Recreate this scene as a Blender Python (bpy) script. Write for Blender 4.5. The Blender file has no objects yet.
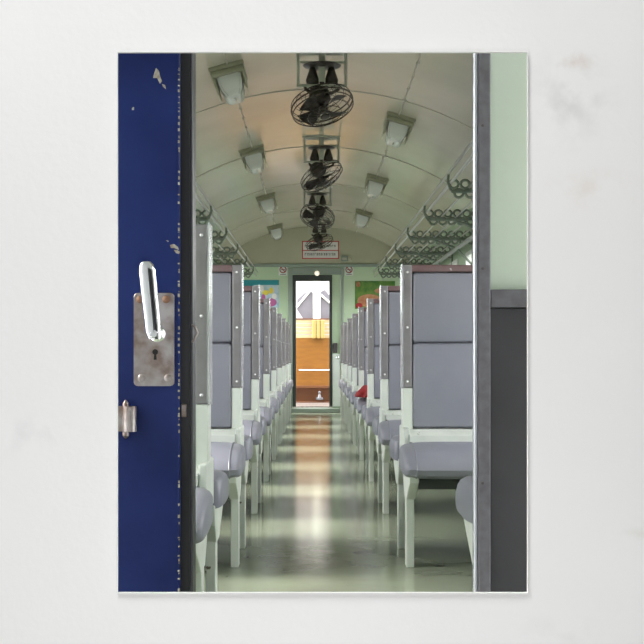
import bpy, bmesh, math, random
from mathutils import Vector, Matrix
random.seed(4)
S = bpy.context.scene
COL = S.collection
PI = math.pi
F, VX, VY, CZ = 1240.0, 313.0, 352.0, 0.84
def X(px, y): return (px-VX)/F*y
def Z(py, y): return CZ+(VY-py)/F*y

# ------------------------------------------------------------------ materials
def mat(name, col, rough=.5, metal=0, col2=None, scale=8, bump=0, bscale=40, chips=None, chip_at=.68, chip_scale=14, spec=.5, detail=4, lo=.35, hi=.65, stretch=None):
    m = bpy.data.materials.new(name); m.use_nodes = True
    nt = m.node_tree; b = nt.nodes['Principled BSDF']
    b.inputs['Base Color'].default_value = (*col, 1)
    b.inputs['Roughness'].default_value = rough
    b.inputs['Metallic'].default_value = metal
    b.inputs['Specular IOR Level'].default_value = spec
    tc = nt.nodes.new('ShaderNodeTexCoord')
    src = tc.outputs['Object']
    if stretch:
        mp = nt.nodes.new('ShaderNodeMapping'); mp.inputs['Scale'].default_value = stretch
        nt.links.new(src, mp.inputs['Vector']); src = mp.outputs['Vector']
    out = None
    if col2:
        n = nt.nodes.new('ShaderNodeTexNoise'); n.inputs['Scale'].default_value = scale; n.inputs['Detail'].default_value = detail
        nt.links.new(src, n.inputs['Vector'])
        r = nt.nodes.new('ShaderNodeValToRGB')
        r.color_ramp.elements[0].position = lo; r.color_ramp.elements[0].color = (*col, 1)
        r.color_ramp.elements[1].position = hi; r.color_ramp.elements[1].color = (*col2, 1)
        nt.links.new(n.outputs['Fac'], r.inputs['Fac']); out = r.outputs['Color']
    if chips:
        n = nt.nodes.new('ShaderNodeTexNoise'); n.inputs['Scale'].default_value = chip_scale; n.inputs['Detail'].default_value = 5
        nt.links.new(tc.outputs['Object'], n.inputs['Vector'])
        r = nt.nodes.new('ShaderNodeValToRGB'); r.color_ramp.elements[0].position = chip_at; r.color_ramp.elements[1].position = chip_at+.015
        mx = nt.nodes.new('ShaderNodeMixRGB')
        nt.links.new(n.outputs['Fac'], r.inputs['Fac']); nt.links.new(r.outputs['Color'], mx.inputs['Fac'])
        if out: nt.links.new(out, mx.inputs['Color1'])
        else: mx.inputs['Color1'].default_value = (*col, 1)
        mx.inputs['Color2'].default_value = (*chips, 1); out = mx.outputs['Color']
    if out: nt.links.new(out, b.inputs['Base Color'])
    if bump:
        n = nt.nodes.new('ShaderNodeTexNoise'); n.inputs['Scale'].default_value = bscale; n.inputs['Detail'].default_value = 3
        nt.links.new(tc.outputs['Object'], n.inputs['Vector'])
        bp = nt.nodes.new('ShaderNodeBump'); bp.inputs['Strength'].default_value = bump; bp.inputs['Distance'].default_value = .01
        nt.links.new(n.outputs['Fac'], bp.inputs['Height']); nt.links.new(bp.outputs['Normal'], b.inputs['Normal'])
    return m
M = {}
M['plaster'] = mat('white_plaster', (.80,.80,.785), .9, 0, (.765,.765,.755), 2.2, .05, 90)
M['rim'] = mat('card_rim', (.84,.84,.82), .8)
M['room'] = mat('added_shell_grey', (.22,.22,.23), .9)  # for the added unseen shell; dark so the chrome reflects less white
M['blue'] = mat('blue_paint', (.007,.015,.085), .42, 0, (.012,.025,.125), 5, .06, 60, spec=.2, chips=(.5,.5,.42), chip_at=.745, chip_scale=26)
M['chip'] = mat('bare_primer', (.45,.45,.38), .8, 0, (.25,.2,.15), 120)
M['rubber'] = mat('black_rubber', (.012,.012,.015), .45)
M['jamb'] = mat('dark_jamb', (.03,.03,.036), .35, .2)
M['steel'] = mat('worn_steel', (.42,.40,.40), .38, .8, (.22,.17,.15), 30, .1, 120)
M['chrome'] = mat('polished_chrome', (.85,.87,.9), .1, 1)
M['hole'] = mat('keyhole_black', (.005,.005,.005), .8)
M['rust'] = mat('rusty_screw', (.25,.14,.09), .6, .5)
M['framegrey'] = mat('grey_frame_steel', (.17,.17,.19), .42, .35, (.13,.125,.14), 50)
M['framebright'] = mat('bright_frame_edge', (.62,.64,.70), .25, .6)
M['green'] = mat('green_wall_paint', (.36,.50,.33), .5, 0, (.42,.55,.38), 3, .03, 50)
M['greenfront'] = mat('pale_green_paint', (.58,.68,.56), .45, 0, (.63,.72,.62), 3, .03, 50, chips=(.06,.07,.05), chip_at=.76, chip_scale=45)
M['darkpanel'] = mat('dark_grey_panel', (.042,.041,.048), .5, 0, (.055,.054,.062), 5)
M['mint'] = mat('pale_mint_enamel', (.76,.80,.75), .35, 0, (.68,.73,.67), 9, .03, 60, chips=(.16,.13,.1), chip_at=.72, chip_scale=22)
M['post'] = mat('grey_seat_trim', (.25,.24,.25), .38, .3, (.31,.30,.31), 12)
M['edge'] = mat('bare_aluminium_edge', (.75,.76,.8), .25, .7)
M['toprail'] = mat('worn_red_brown_rail', (.15,.07,.07), .4, 0, (.20,.14,.145), 5, 0, 40, chips=(.7,.68,.66), chip_at=.60, chip_scale=9)
M['vinyl'] = mat('grey_blue_vinyl', (.235,.240,.290), .42, 0, (.27,.275,.325), 5, .05, 45)
M['vinyl_dark'] = mat('darker_grey_vinyl', (.21,.215,.255), .38, 0, (.245,.25,.295), 6, .06, 30)  # slightly darker vinyl for the backrest core and cushion piping
M['under'] = mat('dark_underside', (.035,.04,.035), .7)
M['bluegrey'] = mat('screw_light', (.8,.8,.82), .3, .7)
M['ceiling'] = mat('cream_gloss_paint', (.64,.605,.49), .15, 0, (.54,.53,.42), 1.2, .05, 3.2, spec=.9)
M['seam'] = mat('ceiling_joint', (.50,.475,.385), .4)
M['endgreen'] = mat('pale_green_end_paint', (.48,.63,.42), .45, 0, (.53,.67,.47), 3)
M['endcream'] = mat('end_wall_cream', (.50,.50,.36), .5, 0, (.46,.46,.33), 2)
M['rack'] = mat('dark_green_grey_metal', (.14,.18,.14), .4, .1, (.21,.25,.20), 20)
M['rackbar'] = mat('rack_tube_metal', (.38,.40,.36), .3, .6)
M['fan'] = mat('dark_fan_metal', (.045,.04,.035), .4, .4, (.09,.08,.065), 30)
M['fanframe'] = mat('painted_fan_bracket', (.42,.46,.37), .45, 0, (.50,.53,.44), 12)
M['lamphouse'] = mat('green_lamp_housing', (.30,.31,.20), .5, 0, (.35,.36,.25), 12)
M['lampglow'] = mat('lit_glass', (.9,.85,.75), .3)
M['lampglow'].node_tree.nodes['Principled BSDF'].inputs['Emission Color'].default_value = (1,.88,.7,1)
M['lampglow'].node_tree.nodes['Principled BSDF'].inputs['Emission Strength'].default_value = .8
M['glass'] = mat('frosted_glass', (.72,.76,.70), .15, 0, spec=.8)
M['doorpale'] = mat('pale_door_enamel', (.82,.88,.82), .4)
M['doorframe'] = mat('dark_door_frame', (.035,.045,.04), .4)
M['greyframe'] = mat('grey_green_trim', (.27,.33,.28), .45)
M['white'] = mat('sign_white', (.75,.75,.72), .5)
M['red'] = mat('sign_red', (.5,.05,.05), .5)
M['ink'] = mat('sign_ink', (.08,.07,.07), .5)
M['teal'] = mat('poster_teal', (.03,.28,.32), .35)
M['pblue'] = mat('poster_blue', (.30,.50,.62), .35, 0, (.55,.66,.70), 9)
M['pyellow'] = mat('poster_yellow', (.75,.62,.08), .4)
M['pmag'] = mat('poster_magenta', (.45,.12,.30), .4)
M['pgreen'] = mat('poster_green', (.05,.17,.03), .4, 0, (.16,.28,.05), 12)
M['pbrown'] = mat('poster_brown', (.38,.14,.06), .4, 0, (.5,.26,.13), 14)
M['orange'] = mat('orange_varnished_wood', (.20,.075,.007), .45, 0, (.165,.058,.005), 5, 0, 40, stretch=(1,1,5))
M['redwood'] = mat('red_brown_wood', (.11,.035,.010), .5)
M['cream'] = mat('cream_slat', (.42,.31,.18), .5)
M['gold'] = mat('yellow_post', (.36,.23,.075), .5)
M['pwhite'] = mat('white_carriage_paint', (.46,.43,.45), .6)
M['canvas'] = mat('grey_canvas', (.115,.105,.13), .8, 0, (.14,.13,.155), 3)
M['clothred'] = mat('red_cloth', (.42,.035,.035), .8, 0, (.3,.02,.03), 30)
M['ballast'] = mat('grey_ballast', (.22,.21,.2), .95, 0, (.14,.13,.12), 20, .5, 30)
# floor linoleum
M['floor'] = mat('green_linoleum', (.25,.285,.205), .15, 0, (.18,.20,.15), 2.2, .10, 7, spec=.5, chips=(.12,.13,.10), chip_at=.70, chip_scale=4)
# end details of materials: plaster stains
def plaster_stains():
    nt = M['plaster'].node_tree; b = nt.nodes['Principled BSDF']
    src = b.inputs['Base Color'].links[0].from_socket
    tc = nt.nodes.new('ShaderNodeTexCoord')
    cur = src
    # (x, z, radius, colour, strength) in wall metres
    for x, z, rx, rz, colr, st in ((.308,1.145,.075,.07,(.55,.55,.54),.5),(.318,1.192,.032,.014,(.55,.42,.34),.7),(-.318,.748,.055,.025,(.6,.6,.61),.5),(-.37,.735,.05,.03,(.6,.6,.61),.35),(.34,1.035,.07,.035,(.66,.58,.50),.4),(.30,.50,.06,.03,(.6,.6,.6),.3),(.40,.62,.05,.01,(.6,.57,.5),.4)):
        mp = nt.nodes.new('ShaderNodeMapping'); mp.vector_type = 'POINT'
        mp.inputs['Location'].default_value = (-x/rx, 0, -z/rz); mp.inputs['Scale'].default_value = (1/rx, 0, 1/rz)
        nt.links.new(tc.outputs['Object'], mp.inputs['Vector'])
        ln = nt.nodes.new('ShaderNodeVectorMath'); ln.operation = 'LENGTH'; nt.links.new(mp.outputs['Vector'], ln.inputs[0])
        nz = nt.nodes.new('ShaderNodeTexNoise'); nz.inputs['Scale'].default_value = 26; nz.inputs['Detail'].default_value = 6; nt.links.new(tc.outputs['Object'], nz.inputs['Vector'])
        a = nt.nodes.new('ShaderNodeMapRange'); a.inputs['From Min'].default_value = 1; a.inputs['From Max'].default_value = 0; nt.links.new(ln.outputs['Value'], a.inputs['Value'])
        c = nt.nodes.new('ShaderNodeMapRange'); c.inputs['From Min'].default_value = .45; c.inputs['From Max'].default_value = .75; nt.links.new(nz.outputs['Fac'], c.inputs['Value'])
        mu = nt.nodes.new('ShaderNodeMath'); mu.operation = 'MULTIPLY'; nt.links.new(a.outputs['Result'], mu.inputs[0]); nt.links.new(c.outputs['Result'], mu.inputs[1])
        m2 = nt.nodes.new('ShaderNodeMath'); m2.operation = 'MULTIPLY'; nt.links.new(mu.outputs[0], m2.inputs[0]); m2.inputs[1].default_value = st*1.6
        mx = nt.nodes.new('ShaderNodeMixRGB'); nt.links.new(m2.outputs[0], mx.inputs['Fac']); nt.links.new(cur, mx.inputs['Color1']); mx.inputs['Color2'].default_value = (*colr, 1)
        cur = mx.outputs['Color']
    nt.links.new(cur, b.inputs['Base Color'])
plaster_stains()

# ------------------------------------------------------------------ mesh helpers
def box(bm, x0, x1, y0, y1, z0, z1, bev=0, seg=2):
    r = bmesh.ops.create_cube(bm, size=1)
    for v in r['verts']:
        v.co = Vector((x0+(v.co.x+.5)*(x1-x0), y0+(v.co.y+.5)*(y1-y0), z0+(v.co.z+.5)*(z1-z0)))
    if bev:
        es = list({e for v in r['verts'] for e in v.link_edges})
        bmesh.ops.bevel(bm, geom=es, offset=bev, segments=seg, affect='EDGES', profile=.5)
def tube(bm, pts, r, n=8, closed=False, r2=None):
    pts = [Vector(p) for p in pts]; N = len(pts); rings = []
    up = None
    for i, p in enumerate(pts):
        if closed: t = pts[(i+1) % N]-pts[i-1]
        else: t = pts[min(i+1, N-1)]-pts[max(i-1, 0)]
        t.normalize()
        if up is None:
            up = Vector((0,0,1)) if abs(t.z) < .9 else Vector((1,0,0))
        u = (up-t*up.dot(t)).normalized(); up = u; w = t.cross(u)
        rr = r if r2 is None else r+(r2-r)*i/max(1, N-1)
        rings.append([bm.verts.new(p+(u*math.cos(2*PI*k/n)+w*math.sin(2*PI*k/n))*rr) for k in range(n)])
    M_ = N if closed else N-1
    for i in range(M_):
        a, b = rings[i], rings[(i+1) % N]
        for k in range(n):
            bm.faces.new((a[k], a[(k+1) % n], b[(k+1) % n], b[k]))
    if not closed:
        bm.faces.new(rings[0][::-1]); bm.faces.new(rings[-1])
def lathe(bm, prof, mtx, n=24):
    rings = []
    for r, z in prof:
        rings.append([bm.verts.new(mtx @ Vector((max(r, 1e-4)*math.cos(2*PI*k/n), max(r, 1e-4)*math.sin(2*PI*k/n), z))) for k in range(n)])
    for a, b in zip(rings, rings[1:]):
        for k in range(n): bm.faces.new((a[k], a[(k+1) % n], b[(k+1) % n], b[k]))
    bm.faces.new(rings[0][::-1]); bm.faces.new(rings[-1])
def prism(bm, poly, axis, a, b, bev=0, seg=3):
    """extrude a 2-D polygon along an axis ('x': poly is (y,z); 'y': poly is (x,z))"""
    f = (lambda p, t: (t, p[0], p[1])) if axis == 'x' else ((lambda p, t: (p[0], t, p[1])) if axis == 'y' else (lambda p, t: (p[0], p[1], t)))
    A = [bm.verts.new(f(p, a)) for p in poly]; B = [bm.verts.new(f(p, b)) for p in poly]
    n = len(poly)
    fa = bm.faces.new(A); fb = bm.faces.new(B[::-1])
    for i in range(n): bm.faces.new((A[i], B[i], B[(i+1) % n], A[(i+1) % n]))
    if bev:
        es = list(fa.edges)+list(fb.edges)
        bmesh.ops.bevel(bm, geom=es, offset=bev, segments=seg, affect='EDGES', profile=.5)
def obj(name, bm, m, parent=None, smooth=False):
    bmesh.ops.recalc_face_normals(bm, faces=bm.faces)
    me = bpy.data.meshes.new(name); bm.to_mesh(me); bm.free()
    for mm in (m if isinstance(m, (list, tuple)) else [m]): me.materials.append(M[mm])
    if smooth:
        for p in me.polygons: p.use_smooth = True
        try: me.set_sharp_from_angle(angle=math.radians(40))
        except Exception: pass
    o = bpy.data.objects.new(name, me); COL.objects.link(o)
    if parent: o.parent = parent
    return o
def nb(): return bmesh.new()
def struct(name, bm, m, smooth=False):
    o = obj(name, bm, m, None, smooth); o['kind'] = 'structure'; return o
def tag(o, label, cat, group=None):
    o['label'] = label; o['category'] = cat
    if group: o['group'] = group
    return o
def thing(name, label, cat, loc=(0,0,0), group=None):
    o = bpy.data.objects.new(name, None); COL.objects.link(o); o.location = loc
    return tag(o, label, cat, group)
def dup(root, loc, label, rot=None):
    r = root.copy(); COL.objects.link(r); r.location = loc; r['label'] = label
    for ch in list(root.children):
        c = ch.copy(); COL.objects.link(c); c.parent = r
        for g in list(ch.children):
            d = g.copy(); COL.objects.link(d); d.parent = c
    return r

# ------------------------------------------------------------------ carriage shell
XC, HW = .035, 1.35           # carriage centre line and half width
XL, XR = XC-HW, XC+HW
Y0, Y1 = 2.16, 17.3           # inside faces of the near and far bulkheads
APEX, RAD = 2.59, 2.12
def ceil_z(x): return APEX-RAD+math.sqrt(RAD*RAD-(x-XC)**2)
bm = nb(); box(bm, XL-.06, XR+.06, 1.56, Y1+.08, -.08, 0); struct('floor', bm, 'floor')
# ceiling shell
bm = nb(); N = 40
rows = []
for y in (1.56, Y1+.08):
    for off in (0, .05):
        rows.append([bm.verts.new((XL-.06+(XR-XL+.12)*i/N, y, ceil_z(XL-.06+(XR-XL+.12)*i/N)+off)) for i in range(N+1)])
a, b, c, d = rows
for i in range(N):
    bm.faces.new((a[i], a[i+1], c[i+1], c[i])); bm.faces.new((b[i], b[i+1], d[i+1], d[i]))
    bm.faces.new((a[i], a[i+1], b[i+1], b[i])); bm.faces.new((c[i], c[i+1], d[i+1], d[i]))
for k in (0, N):
    bm.faces.new((a[k], b[k], d[k], c[k]))
struct('ceiling', bm, 'ceiling', True)
# joints between ceiling panels
def arc_strip(y, w, h, x0=XL+.02, x1=XR-.02):
    bm = nb(); n = 30; R = []
    for i in range(n+1):
        x = x0+(x1-x0)*i/n; z = ceil_z(x)
        R.append([bm.verts.new(p) for p in ((x, y-w, z+.002), (x, y-w*.7, z-h), (x, y+w*.7, z-h), (x, y+w, z+.002))])
    for p, q in zip(R, R[1:]):
        for k in range(4): bm.faces.new((p[k], p[(k+1) % 4], q[(k+1) % 4], q[k]))
    bm.faces.new(R[0][::-1]); bm.faces.new(R[-1])
    return bm
n_tr = 1
for y in (3.5, 5.9, 8.25, 10.55, 12.85, 15.15):
    struct('trim_%d' % n_tr, arc_strip(y, .009, .005), 'seam', True); n_tr += 1
# side walls with window openings
WY = [2.85]+[4.3+1.6*i for i in range(8)]+[16.72]  # last opening is added to bring daylight onto the dim end wall
WW, WZ0, WZ1 = .46, .72, 1.72
def side_wall(name, x0, x1):
    bm = nb()
    box(bm, x0, x1, Y0, Y1, 0, WZ0); box(bm, x0, x1, Y0, Y1, WZ1, 2.125)
    ys = [Y0]
    for w in WY:
        ww = .38 if w < 4 or w > 16 else WW
        ys += [w-ww, w+ww]
    ys.append(Y1)
    for i in range(0, len(ys), 2):
        if ys[i+1] > ys[i]: box(bm, x0, x1, ys[i], ys[i+1], WZ0, WZ1)
    return struct(name, bm, 'green')
side_wall('wall_left', XL-.05, XL); side_wall('wall_right', XR, XR+.05)
wn = 1
for sx, xx in ((-1, XL), (1, XR)):
    for w in WY:
        ww = .38 if w < 4 or w > 16 else WW
        bm = nb(); a0, a1 = (xx-.055, xx+.012) if sx < 0 else (xx-.012, xx+.055)
        t = .03
        box(bm, a0, a1, w-ww-.01, w-ww+t, WZ0-.01, WZ1+.01); box(bm, a0, a1, w+ww-t, w+ww+.01, WZ0-.01, WZ1+.01)
        box(bm, a0, a1, w-ww+t, w+ww-t, WZ0-.01, WZ0+t); box(bm, a0, a1, w-ww+t, w+ww-t, WZ1-t, WZ1+.01)
        struct('window_%d' % wn, bm, 'mint'); wn += 1
# far end wall: green below the ledge, cream lunette above
DX0, DX1, DZ1 = X(293, Y1), X(331.5, Y1), Z(275, Y1)
LEDGE = Z(266, Y1)
bm = nb()
box(bm, XL, DX0, Y1, Y1+.06, 0, LEDGE); box(bm, X(341, Y1), XR, Y1, Y1+.06, 0, LEDGE)
box(bm, DX0, X(341, Y1), Y1, Y1+.06, DZ1, LEDGE)
struct('wall_back', bm, 'endgreen')
bm = nb()
pts = [(XL, LEDGE)]+[(XR, LEDGE)]+[(XR-(XR-XL)*i/24, ceil_z(XR-(XR-XL)*i/24)-.001) for i in range(25)]
prism(bm, pts, 'y', Y1, Y1+.06); struct('wall_back_upper', bm, 'endcream')
bm = nb(); box(bm, XL+.001, XR-.001, Y1-.025, Y1-.001, LEDGE-.015, LEDGE+.03, .005)
struct('trim_%d' % n_tr, bm, 'greyframe'); n_tr += 1
# far door surround
bm = nb()
box(bm, X(288, Y1), X(292.6, Y1), Y1-.02, Y1+.07, 0, Z(266.5, Y1)-.016, .004)
box(bm, X(341, Y1), X(343.5, Y1), Y1-.02, Y1+.07, 0, Z(266.5, Y1)-.016, .004)
box(bm, X(292.6, Y1), X(341, Y1), Y1-.02, Y1-.002, Z(274.5, Y1), Z(266.5, Y1)-.016, .003)
struct('trim_%d' % n_tr, bm, 'greyframe'); n_tr += 1
bm = nb(); t = .042
box(bm, DX0-.01, DX0+t, Y1-.012, Y1+.06, .08, DZ1); box(bm, DX1-.03, DX1+.008, Y1-.012, Y1+.06, .08, DZ1)
box(bm, DX0+t, DX1-.03, Y1-.012, Y1+.06, Z(281, Y1), DZ1); struct('trim_%d' % n_tr, bm, 'doorframe'); n_tr += 1
bm = nb(); box(bm, X(288, Y1), X(348, Y1), Y1-.09, Y1+.12, 0, .06, .01); struct('trim_%d' % n_tr, bm, 'greyframe'); n_tr += 1
# sliding far door leaf pushed to the right
dl = nb(); box(dl, DX1+.008, X(341, Y1)-.002, Y1+.012, Y1+.05, .06, DZ1+.0)
d2 = struct('door_2', dl, 'endgreen')
bm = nb(); box(bm, DX1+.012, X(340.3, Y1), Y1-.006, Y1+.014, .08, Z(354, Y1), .003); obj('kick_panel', bm, 'doorpale', d2)
bm = nb(); box(bm, X(333, Y1), X(337.5, Y1), Y1-.012, Y1+.014, Z(353, Y1), Z(343, Y1), .004); l_ = obj('door_lock', bm, 'ink', d2); l_['label'] = 'dark lock box'
bm = nb(); lathe(bm, [(.005,0),(.022,.006),(.026,.02),(.018,.034),(.004,.04)], Matrix.Translation((X(337.5, Y1), Y1-.006, Z(357.5, Y1))) @ Matrix.Rotation(PI/2, 4, 'X'), 14); obj('door_knob', bm, 'chrome', d2, True)
# near bulkhead (around the doorway we look through)
YB = 2.10
XJ = X(193, YB); XF = X(474, YB); XF2 = X(489, YB)
bm = nb()
prism(bm, [(XL, 0), (XJ-.022, 0), (XJ-.022, 1.98), (XF2, 1.98), (XF2, 0), (XR, 0)]+[(XR-(XR-XL)*i/24, ceil_z(XR-(XR-XL)*i/24)-.001) for i in range(25)], 'y', 2.12, Y0)
struct('wall_front', bm, 'greenfront')
# right bulkhead cladding: grey lower panel and its steel capping strip
bm = nb(); box(bm, XF2+.002, XR, YB+.002, 2.118, 0, Z(308, YB), .002); struct('wall_front_lower', bm, 'darkpanel')
bm = nb(); box(bm, XF2+.002, XR, YB-.004, 2.118, Z(307.5, YB), Z(289.5, YB), .002)
o = struct('trim_%d' % n_tr, bm, 'framegrey'); n_tr += 1
# right door post: grey steel with a bright rolled edge
bm = nb(); box(bm, X(478.5, YB-.02), XF2, YB-.02, Y0-.001, 0, 1.98, .002); o = struct('trim_%d' % n_tr, bm, 'framegrey'); n_tr += 1
bm = nb(); tube(bm, [(X(475.7, YB-.018), YB-.014, 0), (X(475.7, YB-.018), YB-.014, 1.98)], .0033, 12); box(bm, X(474.4, YB-.01), X(479, YB-.01), YB-.011, YB+.008, 0, 1.98)
p_ = obj('post_edge', bm, 'framebright', o, True); p_['label'] = 'bright rolled steel edge of the post'
for z in (.62, .98, 1.22):
    bm = nb(); lathe(bm, [(.0025,0),(.0025,.0015),(.0005,.002)], Matrix.Translation((X(481, YB), YB-.0195, z)) @ Matrix.Rotation(PI/2, 4, 'X'), 8); obj('screw', bm, 'ink', o)
# left dark jamb strip
bm = nb(); box(bm, X(179, YB)-.005, XJ-.006, YB+.004, 2.118, 0, 1.98, .001); box(bm, XJ-.022, XJ-.006, 2.118, Y0, 0, 1.98)
o = struct('trim_%d' % n_tr, bm, 'rubber'); n_tr += 1
bm = nb(); tube(bm, [(XJ-.004, YB+.008, 0), (XJ-.004, YB+.008, 1.98)], .0035, 10); box(bm, XJ-.006, XJ-.001, YB+.008, Y0, 0, 1.98)
p_ = obj('jamb_edge', bm, 'jamb', o, True)
# hook on jamb
bm = nb(); tube(bm, [(XJ-.002, YB+.0, Z(325, YB)), (XJ+.004, YB-.004, Z(327, YB)), (XJ+.008, YB-.004, Z(333, YB)), (XJ+.003, YB-.004, Z(339, YB)), (XJ-.001, YB, Z(342, YB))], .0022, 8)
p_ = obj('hook', bm, 'steel', o, True)
bm = nb(); box(bm, X(181, YB), X(186.5, YB), YB-.004, YB+.006, Z(417, YB), Z(404, YB), .0015); obj('strike_plate', bm, 'steel', o)

# ------------------------------------------------------------------ blue door leaf
YD = 2.085
DXR = X(179.5, YD)
bm = nb(); box(bm, -.98, DXR, YD, YD+.028, .02, 1.96, .003); door = struct('door_1', bm, 'blue')
bm = nb()   # chipped vertical edge: irregular bare flecks
zz = .3
while zz < 1.5:
    h = random.uniform(.0008, .006); w = random.uniform(.0002, .0018)
    if random.random() < .75:
        box(bm, DXR-.0012-w, DXR+.0002, YD-.0004, YD+.004, zz, zz+h)
    zz += h+random.uniform(.0005, .008)
obj('chipped_edge', bm, 'chip', door)['label'] = 'bare flaked paint along the door edge'
bm = nb()   # patches of missing paint
def patch(px, py, pts):
    prism(bm, [(X(px+a_, YD), Z(py+b_, YD)) for a_, b_ in pts], 'y', YD-.0005, YD+.001)
patch(157, 75, [(-1,-7),(2,-4),(3,1),(5,6),(3,9),(0,3),(-4,3),(-3,-1)])
patch(162, 84, [(0,0),(3,1),(4,5),(1,3)])
patch(170, 245, [(0,0),(4,-1),(8,2),(9,5),(4,3),(1,3)])
patch(174, 250, [(0,0),(4,0),(5,4),(2,3)])
patch(166, 240, [(0,0),(3,1),(2,2)])
patch(132, 108, [(0,0),(2,-1),(2,2),(0,2)])
obj('paint_chip', bm, 'chip', door)
# lock plate
def rrect(x0, x1, z0, z1, r, n=5):
    P = []
    for cx, cz, a0 in ((x1-r, z1-r, 0), (x0+r, z1-r, 90), (x0+r, z0+r, 180), (x1-r, z0+r, 270)):
        for i in range(n+1):
            a = math.radians(a0+90*i/n); P.append((cx+r*math.cos(a), cz+r*math.sin(a)))
    return P
px0, px1, pz0, pz1 = X(134, YD), X(174.5, YD), Z(386, YD), Z(293, YD)
bm = nb(); prism(bm, rrect(px0, px1, pz0, pz1, .007), 'y', YD-.004, YD+.001, .001, 1)
lp = obj('lock_plate', bm, 'steel', door)
for sx, sy, mm in ((140.5,299.5,'rust'),(166.5,299.5,'rust'),(142,378,'steel'),(168.5,378,'steel')):
    bm = nb(); lathe(bm, [(.0065,0),(.0065,.001),(.0045,.0026),(.001,.003)], Matrix.Translation((X(sx, YD), YD-.004, Z(sy, YD))) @ Matrix.Rotation(PI/2, 4, 'X'), 16)
    s_ = obj('screw', bm, mm, lp, True)
bm = nb(); cx, cz = X(155.5, YD), Z(352, YD)
prism(bm, [(cx+.0048*math.cos(a*PI/8), cz+.0048*math.sin(a*PI/8)) for a in range(-3, 12)]+[(cx-.0026, cz-.013), (cx+.0026, cz-.013)], 'y', YD-.0046, YD-.003)
obj('keyhole', bm, 'hole', lp)
# lever handle
bm = nb()
hx = X(156.5, YD-.05); yl = YD-.05
lathe(bm, [(.0135,0),(.0135,.006),(.0085,.010),(.0085,.05),(.006,.054)], Matrix.Translation((X(158, YD), YD-.003, Z(334, YD))) @ Matrix.Rotation(PI/2, 4, 'X'), 20)
path = [((154.5,339),6.5), ((153,332),8), ((151.5,315),8.3), ((149.6,298),8.5), ((148,280),8.7), ((147,270),8.6), ((146.5,264.5),7.4), ((146.5,261.5),4.2)]
rings = []; n = 16; sc = F/yl
for (qx, qy), w in path:
    c_ = Vector((X(qx, yl), yl, Z(qy, yl))); w = w/sc
    rings.append([bm.verts.new(c_+Vector((w*math.cos(2*PI*k/n), .55*w*math.sin(2*PI*k/n), 0))) for k in range(n)])
for a, b in zip(rings, rings[1:]):
    for k in range(n): bm.faces.new((a[k], a[(k+1) % n], b[(k+1) % n], b[k]))
bm.faces.new(rings[0]); bm.faces.new(rings[-1])
obj('door_handle', bm, 'chrome', door, True)['label'] = 'polished chrome lever handle pointing up'
# hinge barrel at lower left
bm = nb(); hz0, hz1 = Z(431, YD), Z(406, YD)
box(bm, X(106, YD), X(136.5, YD), YD-.012, YD+.001, hz0, hz1, .0015)
tube(bm, [(X(131, YD), YD-.014, hz0), (X(131, YD), YD-.014, hz1)], .0115, 16)
h_ = obj('hinge', bm, 'steel', door, True)
bm = nb(); lathe(bm, [(.001,-.005),(.0055,0),(.0055,hz1-hz0+.012),(.001,hz1-hz0+.018)], Matrix.Translation((X(127, YD), YD-.014, hz0-.007)), 12); obj('hinge_pin', bm, 'steel', h_, True)

# ------------------------------------------------------------------ plaster wall with the opening, and an unseen room shell added to block daylight
YP = 1.5
ox0, ox1, oz0, oz1 = X(118, YP), X(527, YP), Z(592, YP), Z(53, YP)
bm = nb()
def ringq(x0, x1, z0, z1, y): return [bm.verts.new(p) for p in ((x0,y,z0),(x1,y,z0),(x1,y,z1),(x0,y,z1))]
A = ringq(-2.2, 2.2, -.02, 2.8, YP); B = ringq(ox0, ox1, oz0, oz1, YP)
C_ = ringq(ox0-.03, ox1+.03, oz0-.03, oz1+.03, YP+.05); D = ringq(-2.2, 2.2, -.02, 2.8, YP+.05)
for i in range(4):
    j = (i+1) % 4
    bm.faces.new((A[i], A[j], B[j], B[i])); bm.faces.new((B[i], B[j], C_[j], C_[i])); bm.faces.new((C_[i], C_[j], D[j], D[i])); bm.faces.new((D[i], D[j], A[j], A[i]))
struct('wall_near', bm, 'plaster')
bm = nb(); t = .0006; d = .005
for r_ in ((ox0-t, ox1+t, oz1, oz1+t), (ox0-t, ox1+t, oz0-t, oz0), (ox0-t, ox0, oz0, oz1), (ox1, ox1+t, oz0, oz1)):
    box(bm, r_[0], r_[1], YP-d, YP+.001, r_[2], r_[3])
struct('trim_%d' % n_tr, bm, 'rim'); n_tr += 1
bm = nb(); box(bm, -2.2, 2.2, -2.6, YP+.05, -.10, -.02); struct('floor_added_shell', bm, 'room')
bm = nb(); box(bm, -2.2, 2.2, -2.6, YP+.05, 2.8, 2.88); struct('ceiling_added_shell', bm, 'room')
bm = nb(); box(bm, -2.28, -2.2, -2.6, YP+.05, -.1, 2.88); struct('wall_added_shell_left', bm, 'room')
bm = nb(); box(bm, 2.2, 2.28, -2.6, YP+.05, -.1, 2.88); struct('wall_added_shell_right', bm, 'room')
bm = nb(); box(bm, -2.28, 2.28, -2.68, -2.6, -.1, 2.88); struct('wall_added_shell_back', bm, 'room')

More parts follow.
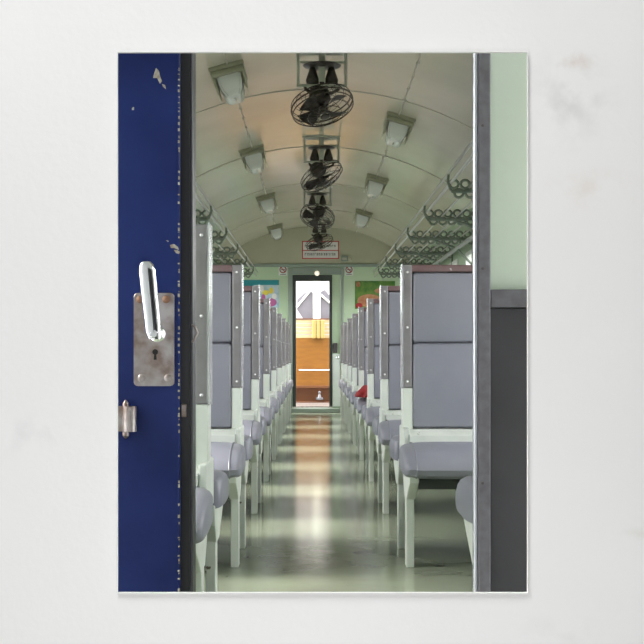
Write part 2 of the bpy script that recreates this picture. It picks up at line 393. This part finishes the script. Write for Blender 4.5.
# ------------------------------------------------------------------ benches
AR, AL = .366, -.292
def cushion_profile(s, dz):
    # (y, z) closed outline of a seat cushion; s=-1 faces the camera side, s=+1 the far side
    P = [(.135,.375),(.135,.470),(.18,.484),(.25,.489),(.33,.484),(.40,.472),(.455,.452),(.490,.425),(.502,.40),(.494,.378),(.465,.364),(.30,.362)]
    P = [(s*a, b+dz) for a, b in P]
    return P if s > 0 else P[::-1]
def make_bench(side, wall, label, dz=0, sides=(-1, 1)):
    """side +1: bench reaches to +x; local x=0 is the aisle face; double sided, back in the middle"""
    L = wall-.004; s = side
    t = thing('train_bench', label, 'bench', (0,0,0), 'double sided benches along the aisle')
    def bx(bm, x0, x1, *a, **k):
        if s > 0: box(bm, x0, x1, *a, **k)
        else: box(bm, -x1, -x0, *a, **k)
    def pr(bm, P, x0, x1, **k):
        if s > 0: prism(bm, P, 'x', x0, x1, **k)
        else: prism(bm, P, 'x', -x1, -x0, **k)
    # backrest core
    bm = nb(); bx(bm, .037, L, -.022, .022, .53+dz, 1.165); core = obj('backrest', bm, 'vinyl_dark', t)
    for q in (-1, 1):
        y0, y1 = (-.058, -.02) if q < 0 else (.02, .058)
        for z0, z1 in ((.879, 1.163), (.532+dz, .875)):
            bm = nb(); bx(bm, .040, L-.004, y0, y1, z0, z1, bev=.014, seg=3); obj('back_pad', bm, 'vinyl', core, True)
    # end post: grey trim above, enamel below
    bm = nb(); bx(bm, 0, .036, -.052, .052, .695, 1.195, bev=.003)
    post = obj('end_post', bm, 'post', t)
    bm = nb(); bx(bm, -.0035, .001, -.056, .056, .692, 1.2); obj('edge_strip', bm, 'edge', post)
    for z in (1.165, .94, .72):
        for q in (-1, 1):
            bm = nb(); lathe(bm, [(.005,0),(.005,.001),(.001,.003)], Matrix.Translation((s*.018, q*.052, z)) @ Matrix.Rotation(-q*PI/2, 4, 'X'), 10); obj('screw', bm, 'bluegrey', post)
    bm = nb(); bx(bm, .0, .040, -.050, .050, .44+dz, .694, bev=.003); bx(bm, -.002, .02, -.125, .125, .395+dz, .535+dz, bev=.006)
    obj('lower_post', bm, 'mint', t)
    bm = nb(); bx(bm, .036, L, -.055, .055, 1.166, 1.195, bev=.005); obj('top_rail', bm, 'toprail', t)
    # seat deck
    bm = nb(); pr(bm, [(-.134,.42+dz),(-.134,.505+dz),(-.07,.527+dz),(.07,.527+dz),(.134,.505+dz),(.134,.42+dz)], .021, L); obj('seat_deck', bm, 'mint', t)
    for q in sides:
        bm = nb(); P = cushion_profile(q, dz); rg = []
        mz = sum(p[1] for p in P)/len(P); my = sum(p[0] for p in P)/len(P)
        for x, ky, kz in ((-.024,.80,.62),(-.022,.86,.72),(-.016,.92,.80),(-.004,.96,.88),(.02,.985,.94),(.06,1,.98),(.12,1,1),(L-.05,1,1),(L-.003,.97,.95)):
            rg.append([bm.verts.new((s*x, my+(p[0]-my)*ky, mz-.02+(p[1]-mz+.02)*kz)) for p in P])
        for a, b in zip(rg, rg[1:]):
            for k in range(len(P)): bm.faces.new((a[k], a[(k+1) % len(P)], b[(k+1) % len(P)], b[k]))
        bm.faces.new(rg[0][::-1]); bm.faces.new(rg[-1])
        c = obj('seat_cushion', bm, 'vinyl', t, True)
        # welt seam round the aisle end of the cushion
        bm = nb(); P = cushion_profile(q, dz)
        tube(bm, [(s*.02, my+(p[0]-my)*.985, mz-.02+(p[1]-mz+.02)*.94) for p in P], .0035, 6, closed=True); obj('piping', bm, 'vinyl_dark', c, True)
        bm = nb(); bx(bm, .03, L, min(q*.14, q*.45), max(q*.14, q*.45), .325+dz, .36+dz); obj('seat_pan', bm, 'under', t)
        # gusset and leg
        bm = nb(); g = [(q*.47,.375+dz),(q*.46,.35+dz),(q*.30,.27+dz),(q*.20,.27+dz),(q*.14,.33+dz),(q*.12,.39+dz)]
        pr(bm, g if q < 0 else g[::-1], -.005, .031, bev=.004, seg=2); obj('gusset', bm, 'mint', t)
        bm = nb(); bx(bm, -.002, .029, min(q*.195, q*.265), max(q*.195, q*.265), .0, .36+dz, bev=.003)
        obj('leg', bm, 'mint', t)
    return t
ordn = ['nearest', 'second', 'third', 'fourth', 'fifth', 'sixth', 'seventh', 'eighth', 'ninth']
def lab(i, side, extra=''):
    if i == 0: return 'grey vinyl double-sided train bench %s' % extra
    return 'grey vinyl double-sided bench, %s from the doorway on the %s of the aisle' % (ordn[i], side)
ys_right = [5.1+1.6*k for k in range(8)]
ys_left = [3.5+1.6*k for k in range(9)]
ys_left[-1] = 16.22; ys_right[-1] = 16.22
b0 = make_bench(1, XR-AR, 'large bench whose tall back fills the right of the doorway, white legs in full view')
b0.location = (AR, ys_right[0], 0)
for i, y in enumerate(ys_right[1:]):
    lb = 'grey vinyl bench, %s visible seat back from the doorway on the right side' % ordn[i+1]
    if i+1 == 3: lb = 'grey vinyl bench on the right with a red cloth bundle on its seat'
    if i+1 == 7: lb = 'farthest bench on the right, beside the pale sliding door'
    dup(b0, (AR, y, 0), lb)
l0 = make_bench(-1, AL-XL, 'nearest left bench, partly hidden behind the black jamb of the blue door')
l0.location = (AL, ys_left[0], 0)
for i, y in enumerate(ys_left[1:]):
    lb = 'grey vinyl bench, %s seat back from the blue door on the left side' % ordn[i+1]
    if i+1 == 8: lb = 'farthest bench on the left, against the wall beside the far doorway'
    dup(l0, (AL, y, 0), lb)
rn = make_bench(1, XR-AR, 'closest bench at lower right, only a grey cushion corner showing beside the steel post', .085, (1,))
rn.location = (AR, 2.51, 0)

# red cloth bundle on the fourth right bench
bm = nb(); bmesh.ops.create_icosphere(bm, subdivisions=4, radius=1)
for v in bm.verts:
    d_ = v.co.copy(); k = 1+.12*math.sin(5*d_.x+2*d_.y)*math.cos(4*d_.y+3*d_.z)+.06*math.sin(11*d_.x-7*d_.z)
    v.co = Vector((d_.x*.105*k, d_.y*.13*k, max(-.012, d_.z*.075*k)))
o = obj('cloth_bundle', bm, 'clothred', None, True); o.location = (.445, ys_right[3]-.34, .505)
tag(o, 'crumpled red cloth bundle lying on a right-hand seat', 'cloth')

# ------------------------------------------------------------------ fans
def make_fan(label, loc, axis, spin=0):
    t = thing('ceiling_fan', label, 'fan', loc, 'caged fans along the ceiling ridge')   # origin: on the ceiling
    bm = nb()
    box(bm, -.155, .155, -.07, .07, -.012, 0, .003)
    for x in (-.138, .138): box(bm, x-.009, x+.009, -.012, .012, -.205, -.01, .002)
    box(bm, -.147, .147, -.014, .014, -.212, -.196, .003); box(bm, -.147, .147, -.010, .010, -.075, -.063, .002)
    obj('bracket', bm, 'fanframe', t)
    bm = nb(); box(bm, -.019, .019, -.03, -.018, -.185, -.01, .002); obj('centre_strap', bm, 'fanframe', t)
    bm = nb(); lathe(bm, [(.02,-.10),(.105,-.094),(.112,-.088),(.10,-.082),(.02,-.078)], Matrix.Identity(4), 24)
    for q in (-1, 1):
        lathe(bm, [(.012,-.195),(.036,-.19),(.040,-.17),(.028,-.135),(.02,-.11),(.012,-.09)], Matrix.Translation((q*.055, .01, 0)), 14)
        tube(bm, [(q*.10, 0, -.2), (q*.095, 0, -.225), (q*.06, 0, -.245), (q*.01, 0, -.25)], .010, 8)
    tube(bm, [(0, .0, -.08), (0, .0, -.26)], .014, 10)
    obj('swivel_mount', bm, 'fan', t, True)
    ax = Vector(axis).normalized(); q = ax.to_track_quat('Z', 'Y')
    Mx = Matrix.Translation((0, 0, -.318)) @ q.to_matrix().to_4x4()
    bm = nb(); lathe(bm, [(.02,-.125),(.048,-.115),(.062,-.08),(.060,-.03),(.04,-.01),(.012,0),(.012,.03)], Mx, 22); obj('motor', bm, 'fan', t, True)
    # cage
    bm = nb(); R = .183
    def ring(r, z, w, n=44): tube(bm, [Mx @ Vector((r*math.cos(2*PI*k/n), r*math.sin(2*PI*k/n), z)) for k in range(n)], w, 6, closed=True)
    ring(R, .0, .0046); ring(R*.985, .028, .0034); ring(R*.97, -.03, .0026)
    ring(R*.80, .052, .0020); ring(R*.55, .068, .0020); ring(R*.25, .074, .0024); ring(R*.78, -.055, .0022); ring(R*.45, -.075, .0022)
    for k in range(16):
        a = 2*PI*k/16+spin; c_, s_ = math.cos(a), math.sin(a)
        tube(bm, [Mx @ Vector((r*c_, r*s_, z)) for r, z in ((R*.2,.074),(R*.55,.068),(R*.8,.052),(R*.97,.028),(R,0),(R*.97,-.03),(R*.78,-.055),(R*.45,-.075),(.05,-.08))], .0013, 4)
    obj('cage', bm, 'fan', t, True)
    bm = nb(); lathe(bm, [(.028,.074),(.028,.080),(.01,.084)], Mx, 16); lathe(bm, [(.02,.01),(.03,.02),(.028,.045),(.01,.052)], Mx, 16); obj('hub', bm, 'fan', t, True)
    for k in range(4):
        a = PI/2*k+.4+spin; bm = nb(); g = []
        for rr in (.025, .07, .115, .158):
            row = []
            for j in range(5):
                w = (j/4-.5)*(.55 if rr > .04 else .8); wid = .5+.5*min(1, rr/.09)
                aa = a+w*wid*1.5
                row.append(bm.verts.new(Mx @ Vector((rr*math.cos(aa), rr*math.sin(aa), .022+(j/4-.5)*.034))))
            g.append(row)
        for r0, r1 in zip(g, g[1:]):
            for j in range(4): bm.faces.new((r0[j], r0[j+1], r1[j+1], r1[j]))
        bmesh.ops.solidify(bm, geom=bm.faces[:], thickness=.002)
        obj('blade', bm, 'fan', t, True)
    return t
fans = [(7.2, 322, (.22,-.32,-.9), 'largest caged fan, nearest the camera at the top of the picture'),
        (10.1, 321.5, (.48,-.25,-.85), 'second caged fan back, its cage tipped up to the right'),
        (13.1, 317.5, (-.22,-.50,-.80), 'third caged fan back, its cage tilted towards the camera'),
        (16.2, 319.5, (.32,-.22,-.9), 'smallest caged fan, farthest back in front of the white and red sign')]
for y, px, ax, lb in fans:
    x = X(px, y); make_fan(lb, (x, y, ceil_z(x)), ax, y)

# ------------------------------------------------------------------ ceiling lamps
def make_lamp(label, x, y):
    slope = math.asin((x-XC)/RAD)
    t = thing('ceiling_lamp', label, 'lamp', (x, y, ceil_z(x)), 'lanterns on the curved ceiling'); t.rotation_euler = (0, slope, 0); t.scale = (1.0, 1.4, 1.08)
    bm = nb(); box(bm, -.105, .105, -.17, .17, -.022, .004, .006); box(bm, -.098, .098, -.16, .16, -.05, -.02, .008); obj('housing', bm, 'lamphouse', t)
    for q in (-1, 1):
        bm = nb(); prism(bm, [(-.14,-.045),(.14,-.045),(.12,-.10),(.08,-.13),(-.08,-.13),(-.12,-.10)], 'x', q*.088-.006, q*.088+.006); obj('side_bracket', bm, 'lamphouse', t)
    bm = nb(); r0 = [(-.072,-.13),(.072,-.13),(.072,.13),(-.072,.13)]; levels = ((1,-.048),(.96,-.09),(.82,-.13),(.62,-.152),(.3,-.16)); rg = []
    for k, z in levels: rg.append([bm.verts.new((a_*k, b_*(k*.6+.4), z)) for a_, b_ in r0])
    for a, b in zip(rg, rg[1:]):
        for i in range(4): bm.faces.new((a[i], a[(i+1) % 4], b[(i+1) % 4], b[i]))
    bm.faces.new(rg[0]); bm.faces.new(rg[-1])
    bmesh.ops.bevel(bm, geom=[e for e in bm.edges if abs(e.verts[0].co.z-e.verts[1].co.z) > .01], offset=.012, segments=2, affect='EDGES')
    obj('glass_cover', bm, 'glass', t, True)
    bm = nb(); lathe(bm, [(.003,-.008),(.007,0),(.007,.012)], Matrix.Translation((0, -.05, -.168)), 10); obj('finial', bm, 'chrome', t, True)
    return t
for x, y, lb in ((-.51, 7.45, 'largest ceiling lantern, upper left beside the blue door'), (-.51, 10.4, 'second lantern back on the left half of the ceiling'), (-.51, 13.45, 'third lantern back on the left half of the ceiling'), (-.51, 16.6, 'smallest lantern, farthest back on the left of the ceiling'),
                 (.625, 8.95, 'largest lantern on the right half of the ceiling'), (.62, 12.0, 'middle lantern on the right half of the ceiling'), (.61, 14.9, 'farthest lantern on the right half of the ceiling'), ):
    make_lamp(lb, x, y)
for x, lb in ((-.50, 'thin cable conduit linking the lanterns on the left of the ceiling'), (.605, 'thin cable conduit linking the lanterns on the right of the ceiling')):
    bm = nb(); z = ceil_z(x)
    box(bm, x-.004, x+.004, 2.3, Y1-.01, z-.008, z-.001)
    y = 2.6
    while y < 17: box(bm, x-.009, x+.009, y-.006, y+.006, z-.009, z-.001); y += .35
    tag(obj('cable_conduit', bm, 'seam'), lb, 'conduit')

# ------------------------------------------------------------------ luggage racks
def rack(side, label):
    wall = XR if side > 0 else XL
    fx = XC+side*.80; z = 1.835
    t = thing('luggage_rack', label, 'rack', (wall, 10, z), 'luggage racks along the windows')
    def P(x, y, zz): return (x-wall, y-10, zz-z)
    ya, yb = 3.3, 16.75
    span = abs(wall-fx)
    xs = [fx+side*span*f_ for f_ in (.0, .2, .4, .6, .8)]
    for i, x in enumerate(xs):
        zz = z+(.03 if i == 0 else 0)
        bm = nb(); tube(bm, [P(x, ya, zz), P(x, yb, zz)], .010 if i == 0 else .0065, 8); obj('rail', bm, 'rackbar', t, True)
    bm = nb(); tube(bm, [P(fx-side*.015, ya, z+.085), P(fx-side*.015, yb, z+.085)], .008, 8); obj('guard_rail', bm, 'rackbar', t, True)
    bm = nb(); tube(bm, [P(wall-side*.15, ya, z-.10), P(wall-side*.15, yb, z-.10)], .016, 8); tube(bm, [P(wall-side*.06, ya, z-.05), P(wall-side*.06, yb, z-.05)], .012, 8); obj('rear_rail', bm, 'rack', t, True)
    y = 4.3
    while y < 16.8:
        bm = nb()
        box(bm, *sorted((P(fx, 0, 0)[0], -side*.001)), y-10-.011, y-10+.011, -.034, -.014, .003)
        # curled scroll castings holding each rail
        for i in range(8):
            x = fx+side*span*(i/8+.03)
            for dz_, ph in ((.020, -2), (-.036, 4)):
                c_ = Vector(P(x+(side*.03 if ph > 0 else 0), y, z+dz_))
                tube(bm, [c_+Vector((.027*math.cos((a_+ph)*PI/6)*side, 0, .025*math.sin((a_+ph)*PI/6))) for a_ in range(0, 13)], .0085, 6)
        tube(bm, [P(fx, y, z-.02), P(fx-side*.02, y, z+.03), P(fx-side*.015, y, z+.085)], .008, 6)
        # diagonal stay down to the wall
        tube(bm, [P(fx+side*.20, y, z-.03), P(wall-side*.15, y, z-.10), P(wall-side*.012, y, z-.24)], .011, 8)
        box(bm, *sorted((-side*.001, -side*.014)), y-10-.025, y-10+.025, -.30, .06, .003)
        obj('bracket', bm, 'rack', t, True); y += 1.6
    return t
rack(-1, 'slatted metal luggage rack high on the left window side')
rack(1, 'slatted metal luggage rack high on the right window side')

# ------------------------------------------------------------------ end wall signs, posters, lamp
ye = Y1
def plate(x0, x1, z0, z1, d=.006): 
    bm = nb(); box(bm, x0, x1, -d, .0, z0, z1); return bm
x0, x1, z0, z1 = X(302, ye), X(339, ye), Z(259, ye), Z(241, ye)
t = thing('notice_sign', 'white rectangular sign with red border above the far doorway', 'sign', ((x0+x1)/2, ye, (z0+z1)/2))
w, h = (x1-x0)/2, (z1-z0)/2
obj('board', plate(-w, w, -h, h), 'white', t)
bm = nb(); e = .014
for r_ in ((-w, w, h-e, h), (-w, w, -h, -h+e), (-w, -w+e, -h+e, h-e), (w-e, w, -h+e, h-e), (-w+e, w-e, -.012, .0)): box(bm, r_[0], r_[1], -.0075, -.0055, r_[2], r_[3])
obj('border', bm, 'red', t)
bm = nb()
for row, zc, hh in ((0, .055, .03), (1, -.06, .035)):
    x = -w+.04
    while x < w-.05:
        ww = random.uniform(.010, .024)
        box(bm, x, x+.006, -.0075, -.0055, zc-hh/2, zc+hh/2); box(bm, x, x+ww, -.0075, -.0055, zc+hh/2-.007, zc+hh/2)
        if random.random() < .6: box(bm, x+ww-.006, x+ww, -.0075, -.0055, zc-hh/2, zc+hh/2-.008)
        x += ww+.010
obj('lettering', bm, 'ink', t)
for px, lb in ((283, 'small round no smoking sign left of the far doorway'), (349, 'small round no smoking sign right of the far doorway')):
    t = thing('no_smoking_sign', lb, 'sign', (X(px, ye), ye, Z(270.5, ye)), 'no smoking signs by the far doorway')
    obj('board', plate(-.06, .06, -.07, .07), 'white', t)
    bm = nb(); n = 28
    o_ = [bm.verts.new((.05*math.cos(2*PI*k/n), -.008, .012+.05*math.sin(2*PI*k/n))) for k in range(n)]; i_ = [bm.verts.new((.036*math.cos(2*PI*k/n), -.008, .012+.036*math.sin(2*PI*k/n))) for k in range(n)]
    fs = [bm.faces.new((o_[k], o_[(k+1) % n], i_[(k+1) % n], i_[k])) for k in range(n)]
    prism(bm, [(-.034,.042),(-.026,.05),(.034,-.018),(.026,-.026)], 'y', -.0085, -.0065); bmesh.ops.solidify(bm, geom=fs, thickness=.0015)
    obj('prohibition_ring', bm, 'red', t)
    bm = nb(); box(bm, -.026, .026, -.0072, -.0058, .006, .016); box(bm, -.04, .04, -.0072, -.0058, -.058, -.05); obj('cigarette_symbol', bm, 'ink', t)
# left poster
t = thing('poster', 'teal and pale blue poster left of the far doorway', 'poster', (X(240, ye), ye, Z(308, ye)))
W_, H_ = X(279, ye)-X(240, ye), Z(280, ye)-Z(308, ye)
obj('sheet', plate(0, W_, 0, H_), 'pblue', t)
bm = nb(); box(bm, 0, W_, -.0075, -.0055, H_*.82, H_); box(bm, W_*.02, W_*.35, -.0075, -.0055, H_*.55, H_*.83); obj('printed_sky', bm, 'teal', t)
def blob(cx, cz, rx, rz, n=18): return [(cx+rx*math.cos(2*PI*k/n), cz+rz*math.sin(2*PI*k/n)) for k in range(n)]
bm = nb(); prism(bm, blob(W_*.66, H_*.55, .05, .035), 'y', -.0085, -.0055); prism(bm, blob(W_*.8, H_*.62, .03, .045), 'y', -.0085, -.0055); obj('printed_shape', bm, 'pyellow', t)
bm = nb(); prism(bm, blob(W_*.78, H_*.2, .09, .06), 'y', -.0085, -.0055); prism(bm, blob(W_*.60, H_*.35, .03, .06), 'y', -.0085, -.0055); obj('printed_shape', bm, 'pmag', t)
bm = nb(); prism(bm, blob(W_*.55, H_*.68, .035, .05), 'y', -.009, -.0055); prism(bm, blob(W_*.88, H_*.42, .035, .04), 'y', -.009, -.0055); obj('printed_shape', bm, 'white', t)
# right poster
t = thing('poster', 'green and brown poster right of the far doorway', 'poster', (X(355, ye), ye, Z(309, ye)))
W_, H_ = X(395, ye)-X(355, ye), Z(281, ye)-Z(309, ye)
obj('sheet', plate(0, W_, 0, H_), 'pgreen', t)
bm = nb(); prism(bm, blob(W_*.36, H_*.30, .17, .09), 'y', -.0085, -.0055); prism(bm, blob(W_*.08, H_*.88, .03, .04), 'y', -.0085, -.0055); prism(bm, blob(W_*.7, H_*.65, .12, .04), 'y', -.0085, -.0055)
obj('printed_shape', bm, 'pbrown', t)
bm = nb(); prism(bm, blob(W_*.1, H_*.12, .05, .04), 'y', -.009, -.0055); obj('printed_shape', bm, 'clothred', t)
# small lamp over the door and switch box
t = thing('door_lamp', 'tiny round white lamp on the header of the far doorway', 'lamp', (X(317, ye), ye-.013, Z(273.5, ye)))
bm = nb(); lathe(bm, [(.035,0),(.035,.012),(.02,.016)], Matrix.Rotation(PI/2, 4, 'X'), 18); obj('base', bm, 'greyframe', t)
bm = nb(); lathe(bm, [(.028,.014),(.034,.03),(.028,.05),(.012,.062),(.002,.064)], Matrix.Rotation(PI/2, 4, 'X'), 18); obj('globe', bm, 'lampglow', t, True)
t = thing('switch_box', 'small grey box on the ledge above the right no smoking sign', 'switch box', (X(344.5, ye), ye-.001, Z(261.5, ye)))
bm = nb(); box(bm, -.05, .05, -.04, 0, 0, .075, .006); obj('box_body', bm, 'greyframe', t)
bm = nb(); box(bm, .052, .10, -.03, 0, .01, .05, .005); box(bm, -.03, .03, -.045, -.039, .02, .05, .003); obj('box_cover', bm, 'seam', t)

# ------------------------------------------------------------------ next carriage seen through the far door
yn = 18.9
t = thing('railway_carriage', 'orange wooden end of the next carriage beyond the far doorway', 'carriage', (0, yn, -1.1))
def nz(py): return Z(py, yn)+1.1
bm = nb(); box(bm, -1.3, 1.3, .0, .06, nz(386.5), nz(338)); obj('end_panel', bm, 'orange', t)
bm = nb(); box(bm, -1.3, 1.3, -.02, .04, nz(388), nz(385.5), .004); box(bm, -1.3, 1.3, .30, .36, nz(402), nz(386)); obj('lower_panel', bm, 'redwood', t)
bm = nb(); tube(bm, [(X(299, yn), -.06, nz(370)), (X(345, yn), -.06, nz(370))], .009, 10)
for px in (299.5, 330, 344): box(bm, X(px, yn)-.008, X(px, yn)+.008, -.06, .001, nz(370)-.008, nz(370)+.008)
obj('handrail', bm, 'white', t, True)
bm = nb(); y_ = 338
for q in range(5):
    box(bm, -1.3, 1.3, .0, .04, nz(y_), nz(y_-3.0), .004); y_ -= 3.8
obj('slat_panel', bm, 'cream', t)
bm = nb(); box(bm, -1.3, 1.3, -.01, .05, nz(319.6), nz(318.4)); obj('top_rail', bm, 'redwood', t)
bm = nb()
for a_, b_ in ((312, 316), (316.6, 320), (320.6, 324.5)): box(bm, X(a_, yn), X(b_, yn), -.10, -.001, nz(338.5), nz(320), .012)
obj('corner_post', bm, 'gold', t)
bm = nb(); box(bm, -1.35, 1.35, .6, 3.2, nz(402), 3.6); obj('sky_block_body', bm, 'pwhite', t)  # pale carriage bulk added to block the sky and dim the floor reflection
bm = nb(); box(bm, -1.35, 1.35, .38, 3.2, .55, nz(402)); obj('chassis', bm, 'under', t)
bm = nb(); box(bm, -1.35, 1.35, .01, 3.2, nz(404), nz(402)+.001); obj('deck', bm, 'redwood', t)
for q in (-1, 1):
    bm = nb(); lathe(bm, [(.45,-.06),(.45,.06),(.1,.07)], Matrix.Translation((q*.75, 1.6, .45)) @ Matrix.Rotation(PI/2, 4, 'Y'), 24); obj('wheel', bm, 'under', t, True)
bm = nb(); lathe(bm, [(.03,0),(.02,.05),(.012,.06),(.022,.09),(.004,.11)], Matrix.Translation((X(319.5, yn), -.06, nz(398))), 12); box(bm, X(316, yn), X(323, yn), -.12, .30, nz(399.5), nz(398)); obj('coupling_pin', bm, 'framegrey', t, True)
for pts_ in ([(297,299),(308,289),(313,292),(313.4,318),(303,318),(297,309)], [(321,291),(325,289),(331,296),(334,318),(321,318)]):
    bm = nb(); prism(bm, [(X(a_, yn), nz(b_)) for a_, b_ in pts_], 'y', .30, .34); obj('canvas_sheet', bm, 'canvas', t)
for a_, b_ in (((296.5,306.5),(309.5,290.5)), ((321,294),(331,303))):
    bm = nb(); tube(bm, [(X(a_[0], yn), .28, nz(a_[1])), (X(b_[0], yn), .28, nz(b_[1]))], .016, 8); obj('strut', bm, 'white', t, True)
bm = nb(); box(bm, X(313, yn), X(320.5, yn), .25, .29, nz(319), nz(276)); box(bm, X(290, yn), X(340, yn), .25, .40, nz(274), nz(270)); obj('mast', bm, 'white', t)
# gangway plate between carriages
bm = nb(); box(bm, X(286, Y1), X(340, Y1), Y1+.10, yn-.13, .055, .075); o = obj('gangway_plate', bm, 'steel'); tag(o, 'grey metal step plate just beyond the far threshold', 'step plate')
bm = nb(); box(bm, -60, 60, -40, 90, -1.2, -1.1); struct('ground', bm, 'ballast')

# ------------------------------------------------------------------ light
w = bpy.data.worlds.new('overcast_sky'); S.world = w; w.use_nodes = True
bg = w.node_tree.nodes['Background']; bg.inputs['Color'].default_value = (1.0, 1.0, 1.0, 1); bg.inputs['Strength'].default_value = 8.5
def area(name, loc, tgt, size, power, col=(1,1,1)):
    l = bpy.data.lights.new(name, 'AREA'); l.size = size; l.energy = power; l.color = col
    o = bpy.data.objects.new(name, l); COL.objects.link(o); o.location = loc
    o.rotation_euler = (Vector(tgt)-Vector(loc)).to_track_quat('-Z', 'Y').to_euler(); return o
area('rim_shadow_light', (-1.1, .1, 2.2), (0, 1.5, .84), .7, 8.5)  # added light without a fixture, throws the rim's soft shadow right and down
area('plaster_fill_above', (-.3, .55, 2.6), (0, 1.5, .9), 1.3, 39)  # added fill grazing the plaster from overhead, no fixture there
area('plaster_fill_below', (0, .5, .05), (0, 1.5, .9), .9, 17)  # added upward fill that evens out the lower plaster
sn = bpy.data.lights.new('hazy_sun', 'SUN'); sn.energy = 8; sn.angle = math.radians(20); sn.color = (1, .97, .9)
so = bpy.data.objects.new('hazy_sun', sn); COL.objects.link(so); so.rotation_euler = Vector((1, .05, -.95)).to_track_quat('-Z', 'Y').to_euler()

# ------------------------------------------------------------------ camera
cam = bpy.data.cameras.new('camera'); co = bpy.data.objects.new('camera', cam); COL.objects.link(co)
co.location = (0, 0, CZ); co.rotation_euler = (PI/2, 0, 0)
cam.sensor_width = 36; cam.lens = F/644*36; cam.shift_x = (322-VX)/644; cam.shift_y = (VY-322)/644
cam.clip_start = .02; cam.clip_end = 300
S.camera = co
S.view_settings.view_transform = 'Standard'; S.view_settings.look = 'None'; S.view_settings.exposure = 0; S.view_settings.gamma = 1
